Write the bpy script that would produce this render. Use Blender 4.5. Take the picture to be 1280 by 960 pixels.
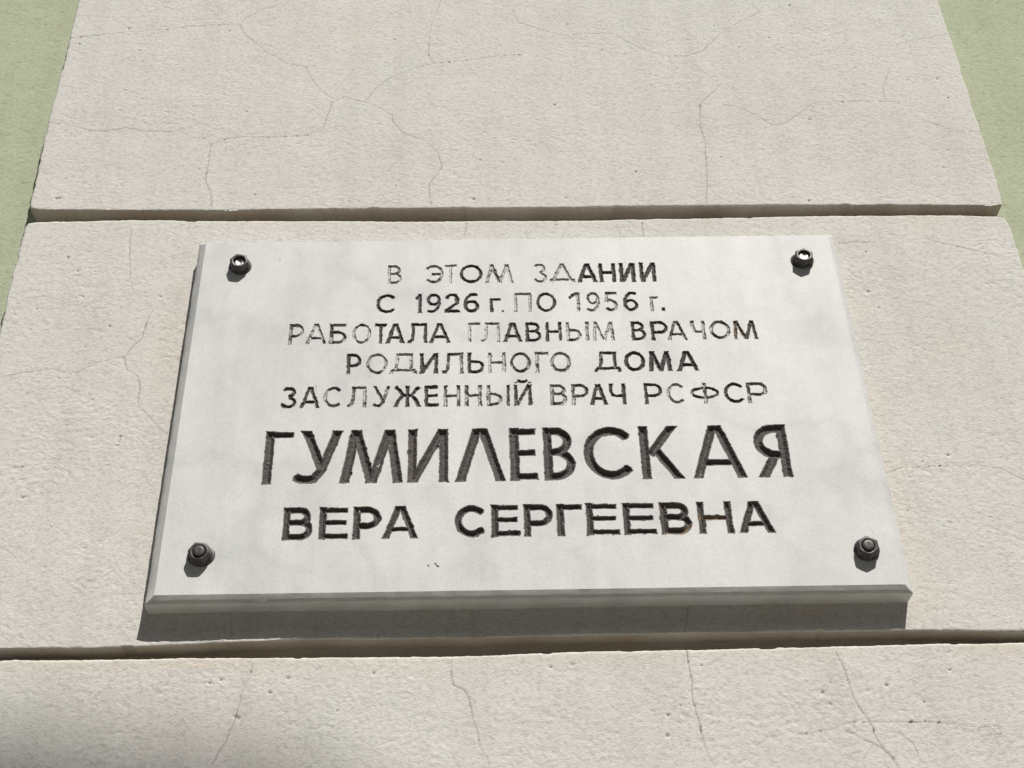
# -*- coding: utf-8 -*-
import bpy, math, random
import numpy as np
from mathutils import Matrix, Vector

for o in list(bpy.data.objects):
    bpy.data.objects.remove(o)
scene = bpy.context.scene
rng = np.random.RandomState(11)
random.seed(4)
ZO = 2.37          # height of the plaque's centre above the pavement (metres)

# ------------------------------------------------------------------ camera
cam_data = bpy.data.cameras.new('camera')
cam = bpy.data.objects.new('camera', cam_data)
scene.collection.objects.link(cam)
CAM_LENS = 48.2415
CAM_C = (-0.0548, -1.1031, -0.7695)
PITCH, YAW, ROLL = 0.62911, 0.03846, -0.03308
_f = np.array([math.sin(YAW)*math.cos(PITCH), math.cos(YAW)*math.cos(PITCH), math.sin(PITCH)])
_r = np.array([math.cos(YAW), -math.sin(YAW), 0.0])
_u = np.cross(_r, _f)
_r2 = _r*math.cos(ROLL) + _u*math.sin(ROLL)
_u2 = -_r*math.sin(ROLL) + _u*math.cos(ROLL)
m = Matrix.Identity(4)
for i in range(3):
    m[i][0] = _r2[i]; m[i][1] = _u2[i]; m[i][2] = -_f[i]
m[0][3], m[1][3], m[2][3] = CAM_C[0], CAM_C[1], CAM_C[2] + ZO
cam.matrix_world = m
cam_data.sensor_width = 36.0
cam_data.lens = CAM_LENS
cam_data.clip_start = 0.01
cam_data.clip_end = 2000.0
scene.camera = cam
scene.render.resolution_x = 1024
scene.render.resolution_y = 768

# ------------------------------------------------------------------ sky, sun, exposure
SUN = Vector((-0.42, 1.0, -1.42)).normalized()          # the way the light travels
elev = math.asin(-SUN.z)
azim = math.atan2(-SUN.x, -SUN.y)                       # from +Y, towards +X
world = bpy.data.worlds.new('World')
scene.world = world
world.use_nodes = True
wn = world.node_tree.nodes; wl = world.node_tree.links
bg = wn['Background']
sky = wn.new('ShaderNodeTexSky')
sky.sky_type = 'NISHITA'
sky.sun_disc = False
sky.sun_elevation = elev
sky.sun_rotation = azim
sky.dust_density = 2.0
sky.air_density = 1.0
wl.new(sky.outputs[0], bg.inputs[0])
bg.inputs[1].default_value = 0.05
sd = bpy.data.lights.new('sun', 'SUN')
sd.energy = 5.0
sd.angle = math.radians(0.53)
sd.color = (1.0, 0.97, 0.915)
sun = bpy.data.objects.new('sun', sd)
scene.collection.objects.link(sun)
sun.rotation_mode = 'QUATERNION'
sun.rotation_quaternion = SUN.to_track_quat('-Z', 'Y')
sun.location = (3, -6, 12)
scene.view_settings.view_transform = 'Standard'
scene.view_settings.look = 'None'
scene.view_settings.exposure = 0.14
scene.view_settings.gamma = 1.0
scene.render.engine = 'CYCLES'
scene.cycles.max_bounces = 6

# ---- measured layout, metres on the wall
TU = [(-0.533, 0.2757), (-0.3895, 0.2732), (-0.2159, 0.2741), (-0.0761, 0.2735), (0.0469, 0.2736), (0.206, 0.2746), (0.4018, 0.2741), (0.5397, 0.2735)]
TL = [(-0.528, 0.2574), (-0.3876, 0.2585), (-0.2149, 0.2551), (-0.0413, 0.2535), (0.1335, 0.2543), (0.31, 0.2569), (0.4523, 0.2586), (0.5322, 0.2573)]
BU = [(-0.4631, -0.2443), (-0.3903, -0.2449), (-0.3429, -0.2444), (-0.2194, -0.241), (-0.1735, -0.24), (-0.0533, -0.2406), (0.0366, -0.2395), (0.1284, -0.24),
 (0.2278, -0.2394), (0.3558, -0.2416), (0.4343, -0.243)]
BL = [(-0.4611, -0.2547), (-0.3886, -0.2555), (-0.3242, -0.2559), (-0.2182, -0.257), (-0.1727, -0.2574), (-0.0757, -0.2576), (0.0357, -0.2562), (0.1338, -0.2561),
 (0.2325, -0.2552), (0.3318, -0.2543), (0.4314, -0.2545)]
XL = -0.5327
XR = 0.5409
PLAQ = [(-0.3313, -0.2063), (0.3296, -0.2067), (0.3285, 0.2094), (-0.3288, 0.2038)]
GEO = {'bd': 0.0043, 'bw': 0.0065, 'e': 0.0185}
BOLTS = [(-0.2905, 0.1714), (0.296, 0.1731), (-0.2955, -0.1682), (0.301, -0.1721)]
CRACKS = {'bottom': [[(-0.2439, -0.2628), (-0.2457, -0.2746), (-0.2507, -0.2869), (-0.2536, -0.3077), (-0.2582, -0.3224), (-0.2606, -0.3321), (-0.2657, -0.3409),
             (-0.27, -0.3504)],
            [(-0.0726, -0.2607), (-0.0726, -0.2778), (-0.0709, -0.2844), (-0.0627, -0.2882), (-0.0577, -0.2959), (-0.0554, -0.3114), (-0.0509, -0.3263),
             (-0.0486, -0.341), (-0.0428, -0.3487), (-0.0413, -0.3583)],
            [(0.1326, -0.2546), (0.133, -0.2708), (0.1344, -0.2838), (0.1329, -0.302), (0.1365, -0.32), (0.1382, -0.3377), (0.1413, -0.3523), (0.1463, -0.3613)],
            [(0.2628, -0.2599), (0.267, -0.2706), (0.2693, -0.2862), (0.2715, -0.3021), (0.2764, -0.3148), (0.2821, -0.3249), (0.2854, -0.3402), (0.2916, -0.3504),
             (0.2985, -0.3636)],
            [(0.2199, -0.334), (0.247, -0.3306), (0.263, -0.3246), (0.2821, -0.3247), (0.3109, -0.3245), (0.3307, -0.3248), (0.3541, -0.3277), (0.3754, -0.3307),
             (0.39, -0.3298), (0.391, -0.3373), (0.3711, -0.3394)],
            [(0.3044, -0.3331), (0.3147, -0.3432), (0.3175, -0.353)], [(0.2614, -0.3323), (0.2746, -0.34), (0.2874, -0.3475), (0.2977, -0.3574)]],
 'middle': [[(-0.4169, 0.2459), (-0.4159, 0.2297), (-0.413, 0.2047), (-0.4079, 0.1736), (-0.4022, 0.1561), (-0.3867, 0.1441), (-0.3794, 0.1323), (-0.3839, 0.1166),
             (-0.3854, 0.0969), (-0.3962, 0.0817), (-0.4004, 0.0716), (-0.4092, 0.0718), (-0.4236, 0.0669), (-0.4374, 0.0591), (-0.446, 0.0533), (-0.4562, 0.0534),
             (-0.4689, 0.0585), (-0.4834, 0.0557), (-0.5003, 0.0539), (-0.5189, 0.0483)],
            [(-0.4004, 0.0716), (-0.3952, 0.0566), (-0.3838, 0.0485), (-0.3796, 0.0347), (-0.3793, 0.0144), (-0.3656, -0.0019), (-0.3512, -0.0181), (-0.3445, -0.0228)],
            [(0.3411, -0.0766), (0.3578, -0.0705), (0.3778, -0.0708), (0.3923, -0.0683), (0.4132, -0.0686), (0.4365, -0.069), (0.4536, -0.0719), (0.4635, -0.0793),
             (0.4735, -0.0858)],
            [(0.444, 0.2226), (0.4617, 0.2155), (0.4823, 0.2095), (0.5025, 0.2024), (0.5209, 0.1988)], [(0.3433, 0.2178), (0.3862, 0.2185)],
            [(-0.0552, 0.2519), (-0.0588, 0.2309)], [(0.1359, 0.2513), (0.1349, 0.2291)], [(-0.2686, -0.2121), (-0.2654, -0.2238), (-0.2654, -0.2391)],
            [(-0.0531, -0.2135), (-0.0533, -0.2398)], [(0.1382, -0.2136), (0.1327, -0.2393)]],
 'top': [[(-0.5337, 0.557), (-0.5095, 0.5613), (-0.4738, 0.5671), (-0.4453, 0.5699), (-0.4167, 0.5728), (-0.3883, 0.5786), (-0.3672, 0.5808), (-0.3302, 0.5799)],
         [(-0.3302, 0.5799), (-0.3254, 0.5919), (-0.3073, 0.6085), (-0.2854, 0.6191)],
         [(-0.3302, 0.5799), (-0.323, 0.5635), (-0.3059, 0.5444), (-0.2912, 0.5284), (-0.2709, 0.5111), (-0.2457, 0.5039), (-0.2347, 0.4771), (-0.2234, 0.4591),
          (-0.2107, 0.4481)],
         [(-0.5338, 0.4113), (-0.5057, 0.4058), (-0.4874, 0.3992), (-0.4671, 0.3964), (-0.4445, 0.4028), (-0.4265, 0.3974), (-0.4091, 0.396), (-0.389, 0.3946),
          (-0.3822, 0.3985), (-0.3673, 0.3866), (-0.3498, 0.3839), (-0.3444, 0.3748), (-0.3333, 0.3812), (-0.3129, 0.3863), (-0.2856, 0.3848), (-0.2585, 0.3859),
          (-0.235, 0.3883), (-0.22, 0.3974), (-0.2141, 0.4252), (-0.2104, 0.4427), (-0.1969, 0.4521), (-0.1826, 0.4452), (-0.1732, 0.4424), (-0.1647, 0.4383),
          (-0.1505, 0.4288), (-0.141, 0.4207), (-0.1388, 0.4074), (-0.1265, 0.3902), (-0.1026, 0.3783), (-0.087, 0.3589), (-0.0833, 0.3373), (-0.0904, 0.3211),
          (-0.0974, 0.3088), (-0.0945, 0.2748)],
         [(-0.3444, 0.3748), (-0.3449, 0.3368), (-0.3448, 0.3182), (-0.3363, 0.295), (-0.3344, 0.2769)],
         [(-0.1732, 0.4424), (-0.1618, 0.4657), (-0.1426, 0.4864), (-0.1182, 0.5004), (-0.0935, 0.5103), (-0.0676, 0.513), (-0.0359, 0.5186), (-0.0137, 0.5243),
          (0.0221, 0.5255)],
         [(-0.0843, 0.6278), (-0.0941, 0.5941), (-0.0988, 0.5656), (-0.0993, 0.5218), (-0.0935, 0.5103)],
         [(0.0031, 0.6106), (0.0113, 0.5847), (0.0384, 0.5711), (0.0644, 0.5606), (0.0969, 0.5634), (0.1283, 0.5633), (0.1401, 0.5499), (0.1613, 0.5337),
          (0.1855, 0.5219), (0.2106, 0.5204), (0.2331, 0.5304), (0.2539, 0.5583), (0.2793, 0.5808), (0.3122, 0.6035), (0.3034, 0.6206)],
         [(0.2106, 0.5204), (0.2222, 0.5016), (0.2332, 0.4873), (0.2455, 0.469), (0.2333, 0.4538), (0.219, 0.436), (0.2152, 0.4011), (0.2181, 0.3761), (0.2157, 0.3375),
          (0.2134, 0.3087), (0.209, 0.277)],
         [(0.2473, 0.4359), (0.2647, 0.4317), (0.2836, 0.418), (0.2992, 0.4019), (0.3136, 0.4044), (0.3338, 0.4204), (0.3535, 0.438), (0.3758, 0.4406), (0.3966, 0.4404),
          (0.4506, 0.4388)],
         [(0.473, 0.4088), (0.5047, 0.3938), (0.5139, 0.3885), (0.541, 0.3883)], [(0.4703, 0.5412), (0.4896, 0.5485), (0.5136, 0.5543), (0.5427, 0.5602)],
         [(0.4541, 0.4976), (0.4404, 0.4609), (0.4379, 0.4375)]]}
GCR = [[(0.6168, 0.6297), (0.5999, 0.6063), (0.5857, 0.594), (0.5696, 0.5772)], [(0.6028, 0.4267), (0.6168, 0.4239)], [(-0.6082, 0.4433), (-0.5865, 0.4377), (-0.5623, 0.4228)]]
PITS = [(-0.4236, 0.0198), (-0.4643, 0.5744), (-0.5014, 0.2927), (-0.5048, 0.2922), (-0.5197, 0.5467), (-0.4547, 0.4307), (-0.2891, 0.2958), (-0.0479, 0.2865), (0.0538, 0.288),
 (0.0481, 0.4371), (0.4723, 0.4762), (0.5086, 0.4788), (0.5149, 0.4453), (0.3446, 0.4109), (0.3234, 0.2808), (0.3512, 0.6158), (-0.3092, 0.4271), (-0.3917, -0.0296),
 (-0.3914, -0.0268), (-0.391, -0.024), (-0.3918, -0.0342), (-0.2519, -0.3112), (-0.2547, -0.3098), (-0.2275, -0.2888), (-0.2793, -0.2791), (-0.27, -0.2764),
 (-0.2128, -0.2759), (-0.4717, -0.091), (0.302, -0.292), (0.2455, -0.2976), (0.2538, -0.2889), (0.3599, -0.279), (0.0128, -0.2697), (0.0316, -0.2678), (0.1107, -0.3153),
 (0.1083, -0.3336), (-0.1397, -0.2729), (-0.4786, -0.0574), (-0.4205, 0.1118), (-0.3372, 0.1129), (-0.4777, 0.2054), (-0.4646, 0.1863), (-0.3743, 0.1504),
 (0.3658, 0.1489), (0.3728, 0.1271), (0.0413, 0.2475), (0.343, 0.253), (0.4065, -0.0566), (-0.0401, 0.3471), (-0.0149, 0.3431), (0.135, 0.3268)]
GLYPHS = [('В', -0.1376, -0.1232, 0.1461, 0.1709, 3.2, 0.5), ('Э', -0.1, -0.0801, 0.1461, 0.171, 3.2, 0.4), ('Т', -0.0793, -0.0665, 0.1461, 0.1711, 3.2, 0.8),
 ('О', -0.0636, -0.04, 0.1462, 0.1712, 3.2, 0.1), ('М', -0.0369, -0.0081, 0.1462, 0.1713, 3.2, 0.5), ('З', 0.013, 0.0265, 0.1462, 0.1714, 3.2, 0.6),
 ('Δ', 0.0303, 0.0545, 0.1462, 0.1715, 3.2, 0.6), ('А', 0.0582, 0.0785, 0.1462, 0.1716, 3.2, -0.4), ('Н', 0.0806, 0.0982, 0.1462, 0.1717, 3.2, -0.4),
 ('И', 0.1018, 0.1187, 0.1462, 0.1718, 3.2, -0.4), ('И', 0.1231, 0.1399, 0.1462, 0.1719, 3.2, -0.4), ('С', -0.1486, -0.1275, 0.1077, 0.132, 3.2, 0),
 ('1', -0.1071, -0.1022, 0.1076, 0.1321, 3.2, 0.2), ('9', -0.0975, -0.0829, 0.1076, 0.1321, 3.2, 0.1), ('2', -0.0792, -0.0634, 0.1076, 0.1322, 3.2, 0.1),
 ('6', -0.0597, -0.0439, 0.1076, 0.1322, 3.2, 0), ('г', -0.0335, -0.0221, 0.1075, 0.1258, 3.2, 0.1), ('.', -0.0213, -0.0185, 0.1075, 0.1323, 3.2, 0.8),
 ('П', -0.0083, 0.0093, 0.1075, 0.1323, 3.2, 0.6), ('О', 0.014, 0.0344, 0.1075, 0.1324, 3.2, 0.2), ('1', 0.0501, 0.0587, 0.1075, 0.1324, 3.2, 0.3),
 ('9', 0.0655, 0.0789, 0.1074, 0.1325, 3.2, 0.4), ('5', 0.0837, 0.0976, 0.1074, 0.1325, 3.2, 0.4), ('6', 0.1033, 0.1181, 0.1074, 0.1325, 3.2, 0.2),
 ('г', 0.1303, 0.1394, 0.1074, 0.126, 3.2, 0.5), ('.', 0.1411, 0.1453, 0.1074, 0.1326, 3.2, 0), ('Р', -0.234, -0.2192, 0.0686, 0.094, 3.2, 0.3),
 ('А', -0.2174, -0.1965, 0.0687, 0.094, 3.2, 0.4), ('Б', -0.1937, -0.1767, 0.0688, 0.094, 3.2, 0.3), ('О', -0.1713, -0.1522, 0.0688, 0.0939, 3.2, 0.5),
 ('Т', -0.1488, -0.1366, 0.0689, 0.0939, 3.2, 0.1), ('А', -0.1376, -0.1188, 0.069, 0.0939, 3.2, 0), ('Л', -0.1161, -0.0964, 0.069, 0.0939, 3.2, 0),
 ('А', -0.0946, -0.0732, 0.0691, 0.0939, 3.2, 0.1), ('Г', -0.0556, -0.0434, 0.0692, 0.0938, 3.2, 0.7), ('Л', -0.0429, -0.0238, 0.0693, 0.0938, 3.2, 0.8),
 ('А', -0.0202, -0.0014, 0.0694, 0.0938, 3.2, 0.2), ('В', 0.002, 0.0175, 0.0694, 0.0938, 3.2, 0.1), ('Н', 0.0221, 0.0385, 0.0695, 0.0938, 3.2, 0.2),
 ('Ы', 0.0429, 0.0657, 0.0696, 0.0938, 3.2, 0.5), ('М', 0.0695, 0.0912, 0.0697, 0.0937, 3.2, 0.5), ('В', 0.1082, 0.1227, 0.0698, 0.0937, 3.2, 0.2),
 ('Р', 0.1279, 0.1455, 0.0698, 0.0937, 3.2, 0.1), ('А', 0.1441, 0.1645, 0.0699, 0.0937, 3.2, 0.3), ('Ч', 0.1689, 0.183, 0.07, 0.0937, 3.2, 0.4),
 ('О', 0.1875, 0.2086, 0.0701, 0.0936, 3.2, 0.3), ('М', 0.2114, 0.2349, 0.0701, 0.0936, 3.2, 0.1), ('Р', -0.175, -0.1602, 0.031, 0.056, 3.3, 0.2),
 ('О', -0.1556, -0.1348, 0.031, 0.056, 3.3, 0.5), ('Д', -0.1322, -0.1068, 0.031, 0.056, 3.3, 0.5), ('И', -0.1033, -0.0853, 0.031, 0.0559, 3.3, 0),
 ('Л', -0.0814, -0.0608, 0.031, 0.0559, 3.3, 0.3), ('Ь', -0.0563, -0.0399, 0.031, 0.0559, 3.3, 0.2), ('Н', -0.036, -0.0187, 0.031, 0.0558, 3.3, 0.5),
 ('О', -0.0145, 0.006, 0.031, 0.0558, 3.3, 0.3), ('Г', 0.0107, 0.0234, 0.0311, 0.0558, 3.3, 0.6), ('О', 0.0252, 0.0458, 0.0311, 0.0558, 3.3, 0.3),
 ('Д', 0.0689, 0.0942, 0.0311, 0.0557, 3.3, 0.2), ('О', 0.0982, 0.1192, 0.0311, 0.0557, 3.3, 0), ('М', 0.1226, 0.1451, 0.0311, 0.0556, 3.3, -0.1),
 ('А', 0.1502, 0.1718, 0.0311, 0.0556, 3.3, -0.1), ('З', -0.2364, -0.2211, -0.0087, 0.016, 3.3, 0.1), ('А', -0.2181, -0.1989, -0.0087, 0.016, 3.3, 0.1),
 ('С', -0.1957, -0.1777, -0.0086, 0.016, 3.3, 0.4), ('Л', -0.1723, -0.1541, -0.0086, 0.016, 3.3, 0.4), ('У', -0.1478, -0.1314, -0.0086, 0.016, 3.3, 0.3),
 ('Ж', -0.1277, -0.1018, -0.0086, 0.016, 3.3, 0.1), ('Е', -0.0982, -0.0847, -0.0085, 0.016, 3.3, 0.1), ('Н', -0.0797, -0.0636, -0.0085, 0.016, 3.3, 0.3),
 ('Н', -0.0595, -0.0428, -0.0085, 0.016, 3.3, 0.3), ('Ы', -0.0379, -0.0158, -0.0085, 0.016, 3.3, 0.3), ('Й', -0.0116, 0.0056, -0.0085, 0.016, 3.3, 0.2),
 ('В', 0.0234, 0.0399, -0.0084, 0.016, 3.3, 0.4), ('Р', 0.0442, 0.0607, -0.0084, 0.016, 3.3, 0.3), ('А', 0.0616, 0.0789, -0.0084, 0.016, 3.3, 0.1),
 ('Ч', 0.0808, 0.097, -0.0084, 0.0161, 3.3, 0.1), ('Р', 0.1151, 0.1329, -0.0083, 0.0161, 3.3, 0.2), ('С', 0.1369, 0.155, -0.0083, 0.0161, 3.3, 0.5),
 ('Ф', 0.16, 0.1886, -0.0083, 0.0161, 3.3, 0.35), ('С', 0.1927, 0.2136, -0.0083, 0.0161, 3.3, 0), ('Р', 0.2153, 0.2356, -0.0083, 0.0161, 3.3, 0.3),
 ('Г', -0.2474, -0.2207, -0.0943, -0.0354, 9.2, 0), ('У', -0.2187, -0.1754, -0.0943, -0.0353, 9.2, 0), ('М', -0.1752, -0.1177, -0.0941, -0.0352, 9.2, 0),
 ('И', -0.1133, -0.0753, -0.094, -0.035, 9.2, 0), ('Λ', -0.0692, -0.0216, -0.0939, -0.0349, 9.2, 0), ('Е', -0.0177, 0.0085, -0.0938, -0.0348, 9.2, 0),
 ('В', 0.0139, 0.044, -0.0938, -0.0347, 9.2, 0), ('С', 0.0516, 0.1012, -0.0937, -0.0346, 9.2, 0), ('К', 0.1053, 0.1453, -0.0936, -0.0345, 9.2, 0),
 ('А', 0.1533, 0.2039, -0.0935, -0.0344, 9.2, 0), ('Я', 0.2127, 0.2467, -0.0934, -0.0343, 9.2, 0), ('В', -0.2247, -0.1974, -0.1535, -0.1197, 6.9, 0),
 ('Е', -0.1923, -0.1651, -0.1534, -0.1197, 6.9, 0), ('Р', -0.1616, -0.136, -0.1533, -0.1197, 6.9, 0), ('А', -0.1351, -0.1027, -0.1533, -0.1196, 6.9, 0),
 ('С', -0.0699, -0.0399, -0.1532, -0.1196, 6.9, 0), ('Е', -0.0365, -0.0105, -0.1531, -0.1195, 6.9, 0), ('Р', -0.0069, 0.02, -0.153, -0.1195, 6.9, 0),
 ('Г', 0.023, 0.0472, -0.153, -0.1195, 6.9, 0), ('Е', 0.0502, 0.0801, -0.1529, -0.1194, 6.9, 0), ('Е', 0.0837, 0.114, -0.1528, -0.1194, 6.9, 0),
 ('В', 0.1178, 0.1467, -0.1528, -0.1194, 6.9, 0), ('Н', 0.1523, 0.1841, -0.1527, -0.1193, 6.9, 0), ('А', 0.1888, 0.2215, -0.1526, -0.1193, 6.9, 0),
 ('~', -0.0871, -0.0846, -0.1825, -0.1792, 1.1, 0), ('~', -0.0934, -0.092, -0.1831, -0.1807, 0.9, 0)]
CAM = {'C': [-0.0548, -1.1031, -0.7695], 'ang': [0.62911, 0.03846, -0.03308], 'lens': 48.245}
LINE_COUNTS = [11, 15, 21, 14, 20, 11, 15]

# ------------------------------------------------------------------ noise (numpy)
def _hash(ix, iy, seed):
    n = (ix.astype(np.int64)*374761393 + iy.astype(np.int64)*668265263 + seed*1442695041) & 0xffffffff
    n = ((n ^ (n >> 13))*1274126177) & 0xffffffff
    n = (n ^ (n >> 16)) & 0xffffffff
    return n.astype(np.float64)/4294967295.0
def vnoise(x, y, seed=0):
    """smooth value noise, -1..1, one lattice cell per unit"""
    ix = np.floor(x); iy = np.floor(y)
    fx = x-ix; fy = y-iy
    fx = fx*fx*fx*(fx*(fx*6-15)+10); fy = fy*fy*fy*(fy*(fy*6-15)+10)
    a = _hash(ix, iy, seed); b = _hash(ix+1, iy, seed); c = _hash(ix, iy+1, seed); d = _hash(ix+1, iy+1, seed)
    return ((a*(1-fx)+b*fx)*(1-fy) + (c*(1-fx)+d*fx)*fy)*2-1
def gnoise(x, y, seed=0):
    """gradient-like noise: two rotated value noises averaged, hides the lattice"""
    c, s = 0.9211, 0.3894
    c2, s2 = 0.4536, 0.8912
    return (vnoise(c*x-s*y+3.7, s*x+c*y-8.2, seed) + vnoise(c2*x-s2*y+17.3, s2*x+c2*y+5.1, seed+91))*0.72
def sstep(a, b, v):
    t = np.clip((v-a)/(b-a), 0, 1); return t*t*(3-2*t)

PITS_A = np.array(PITS)
_extra = np.stack([rng.uniform(-.52, .53, 90), rng.uniform(-.36, .62, 90)], 1)
ALLP = np.concatenate([PITS_A, _extra])
ALLR = np.concatenate([rng.uniform(.0008, .0013, len(PITS_A)), rng.uniform(.0005, .0009, 90)])

def stucco(x, z):
    """relief of hand-thrown plaster, in metres, outward positive"""
    wx = x + 0.004*gnoise(x/.022, z/.022, 5); wz = z + 0.004*gnoise(x/.02, z/.02, 6)
    h = 0.0010*gnoise(x/.16, z/.14, 1) + 0.00028*gnoise(x/.035, z/.03, 2)
    rough = 0.55 + 0.45*gnoise(x/.06, z/.05, 3) + 0.25*gnoise(x/.015, z/.015, 4)
    rough = np.clip(rough, 0.2, 1.25)*np.where(z > .27, .8, 1.0)
    m1 = gnoise(wx/.0075, wz/.0048, 11)
    m2 = gnoise(wx/.0042, wz/.0027, 12)
    m3 = gnoise(wx/.0024, wz/.0019, 13)
    rd = 1-np.abs(gnoise(wx/.011, wz/.0050, 14))*2
    h = h + 0.00008*m1 + rough*(0.00009*m2 + 0.00019*m3) + 0.00007*rough*np.clip(rd, -.5, 1)
    # scattered deeper drags of the float
    g = gnoise(wx/.0065, wz/.0035, 21)
    h = h - 0.00035*sstep(.72, .98, g)*rough
    return h

def seg_dist(px, pz, a, b):
    ax, az = a; bx, bz = b
    dx, dz = bx-ax, bz-az
    L2 = dx*dx+dz*dz+1e-12
    t = np.clip(((px-ax)*dx+(pz-az)*dz)/L2, 0, 1)
    qx, qz = ax+t*dx, az+t*dz
    return np.hypot(px-qx, pz-qz), qx, qz

def wiggle(line, seed):
    """subdivide a crack and give it a small natural jitter"""
    out = [line[0]]
    r = np.random.RandomState(seed)
    for a, b in zip(line[:-1], line[1:]):
        L = math.hypot(b[0]-a[0], b[1]-a[1]); n = max(1, int(L/.005))
        for k in range(1, n+1):
            t = k/n
            j = .0006 if k < n else .0002
            out.append((a[0]+(b[0]-a[0])*t + r.uniform(-j, j), a[1]+(b[1]-a[1])*t + r.uniform(-j, j)))
    return out

# ------------------------------------------------------------------ mesh helpers
def mesh_from(name, V, F, uv_attr=None, smooth=False):
    """V (n,3), F (m,4) or a list of arrays of faces with equal sizes"""
    if not isinstance(F, list): F = [F]
    F = [np.asarray(f, dtype=np.int32) for f in F if len(f)]
    me = bpy.data.meshes.new(name)
    me.vertices.add(len(V)); me.vertices.foreach_set('co', np.asarray(V, np.float32).ravel())
    loops = np.concatenate([f.ravel() for f in F])
    starts, off = [], 0
    for f in F:
        starts.append(off + np.arange(len(f))*f.shape[1]); off += f.size
    me.loops.add(len(loops)); me.loops.foreach_set('vertex_index', loops)
    st = np.concatenate(starts).astype(np.int32)
    me.polygons.add(len(st)); me.polygons.foreach_set('loop_start', st)
    if smooth: me.polygons.foreach_set('use_smooth', np.ones(len(st), bool))
    me.update(calc_edges=True)
    me.validate()
    return me
def add_attr(me, name, A):
    a = me.color_attributes.new(name, 'FLOAT_COLOR', 'POINT')
    C = np.ones((len(me.vertices), 4), np.float32); C[:, :A.shape[1]] = A
    a.data.foreach_set('color', C.ravel())
def link(name, me, mat, parent=None, loc=(0, 0, 0)):
    o = bpy.data.objects.new(name, me)
    scene.collection.objects.link(o)
    if mat and not me.materials: me.materials.append(mat)
    o.parent = parent; o.location = loc
    return o
def empty(name, loc, label, cat, group=None):
    o = bpy.data.objects.new(name, None); scene.collection.objects.link(o)
    o.location = loc; o['label'] = label; o['category'] = cat
    o.empty_display_size = .1
    if group: o['group'] = group
    return o
def grid_faces(nx, nz):
    i = np.arange(nx-1)[None, :]; j = np.arange(nz-1)[:, None]
    a = j*nx+i
    return np.stack([a, a+1, a+1+nx, a+nx], -1).reshape(-1, 4)

# ------------------------------------------------------------------ materials
def new_mat(name):
    m_ = bpy.data.materials.new(name); m_.use_nodes = True
    nt = m_.node_tree; b = nt.nodes['Principled BSDF']
    return m_, nt, b
def N(nt, t, **kw):
    n = nt.nodes.new(t)
    for k, v in kw.items():
        if k.startswith('i_'): n.inputs[k[2:].replace('_', ' ')].default_value = v
        else: setattr(n, k, v)
    return n
def noise(nt, vec, scale, detail=4, rough=.55):
    n = nt.nodes.new('ShaderNodeTexNoise'); n.inputs['Scale'].default_value = scale
    n.inputs['Detail'].default_value = detail; n.inputs['Roughness'].default_value = rough
    if vec is not None: nt.links.new(vec, n.inputs['Vector'])
    return n.outputs['Fac']
def ramp(nt, fac, stops):
    n = nt.nodes.new('ShaderNodeValToRGB'); e = n.color_ramp.elements
    while len(e) < len(stops): e.new(.5)
    for k, (p, c) in enumerate(stops):
        e[k].position = p; e[k].color = (*c, 1) if len(c) == 3 else c
    nt.links.new(fac, n.inputs[0]); return n.outputs[0]
def mix(nt, fac, a, b, mode='MIX'):
    n = nt.nodes.new('ShaderNodeMix'); n.data_type = 'RGBA'; n.blend_type = mode
    for s, v in ((n.inputs[0], fac), (n.inputs[6], a), (n.inputs[7], b)):
        if isinstance(v, bpy.types.NodeSocket): nt.links.new(v, s)
        elif isinstance(v, (int, float)): s.default_value = v
        else: s.default_value = (*v, 1)
    return n.outputs[2]
def mth(nt, op, a, b=0.0):
    n = nt.nodes.new('ShaderNodeMath'); n.operation = op
    for s, v in ((n.inputs[0], a), (n.inputs[1], b)):
        if isinstance(v, bpy.types.NodeSocket): nt.links.new(v, s)
        else: s.default_value = v
    return n.outputs[0]
def objvec(nt):
    return nt.nodes.new('ShaderNodeTexCoord').outputs['Object']
def scaled(nt, vec, s, rot=(0, 0, 0)):
    n = nt.nodes.new('ShaderNodeMapping'); n.inputs['Scale'].default_value = s
    n.inputs['Rotation'].default_value = rot
    nt.links.new(vec, n.inputs['Vector']); return n.outputs[0]
def bump(nt, b, h, strength, dist):
    n = nt.nodes.new('ShaderNodeBump'); n.inputs['Strength'].default_value = strength
    n.inputs['Distance'].default_value = dist
    nt.links.new(h, n.inputs['Height']); nt.links.new(n.outputs[0], b.inputs['Normal'])
def sepattr(nt, name):
    a = N(nt, 'ShaderNodeAttribute', attribute_name=name); s = nt.nodes.new('ShaderNodeSeparateColor')
    nt.links.new(a.outputs['Color'], s.inputs[0]); return s.outputs

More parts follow.
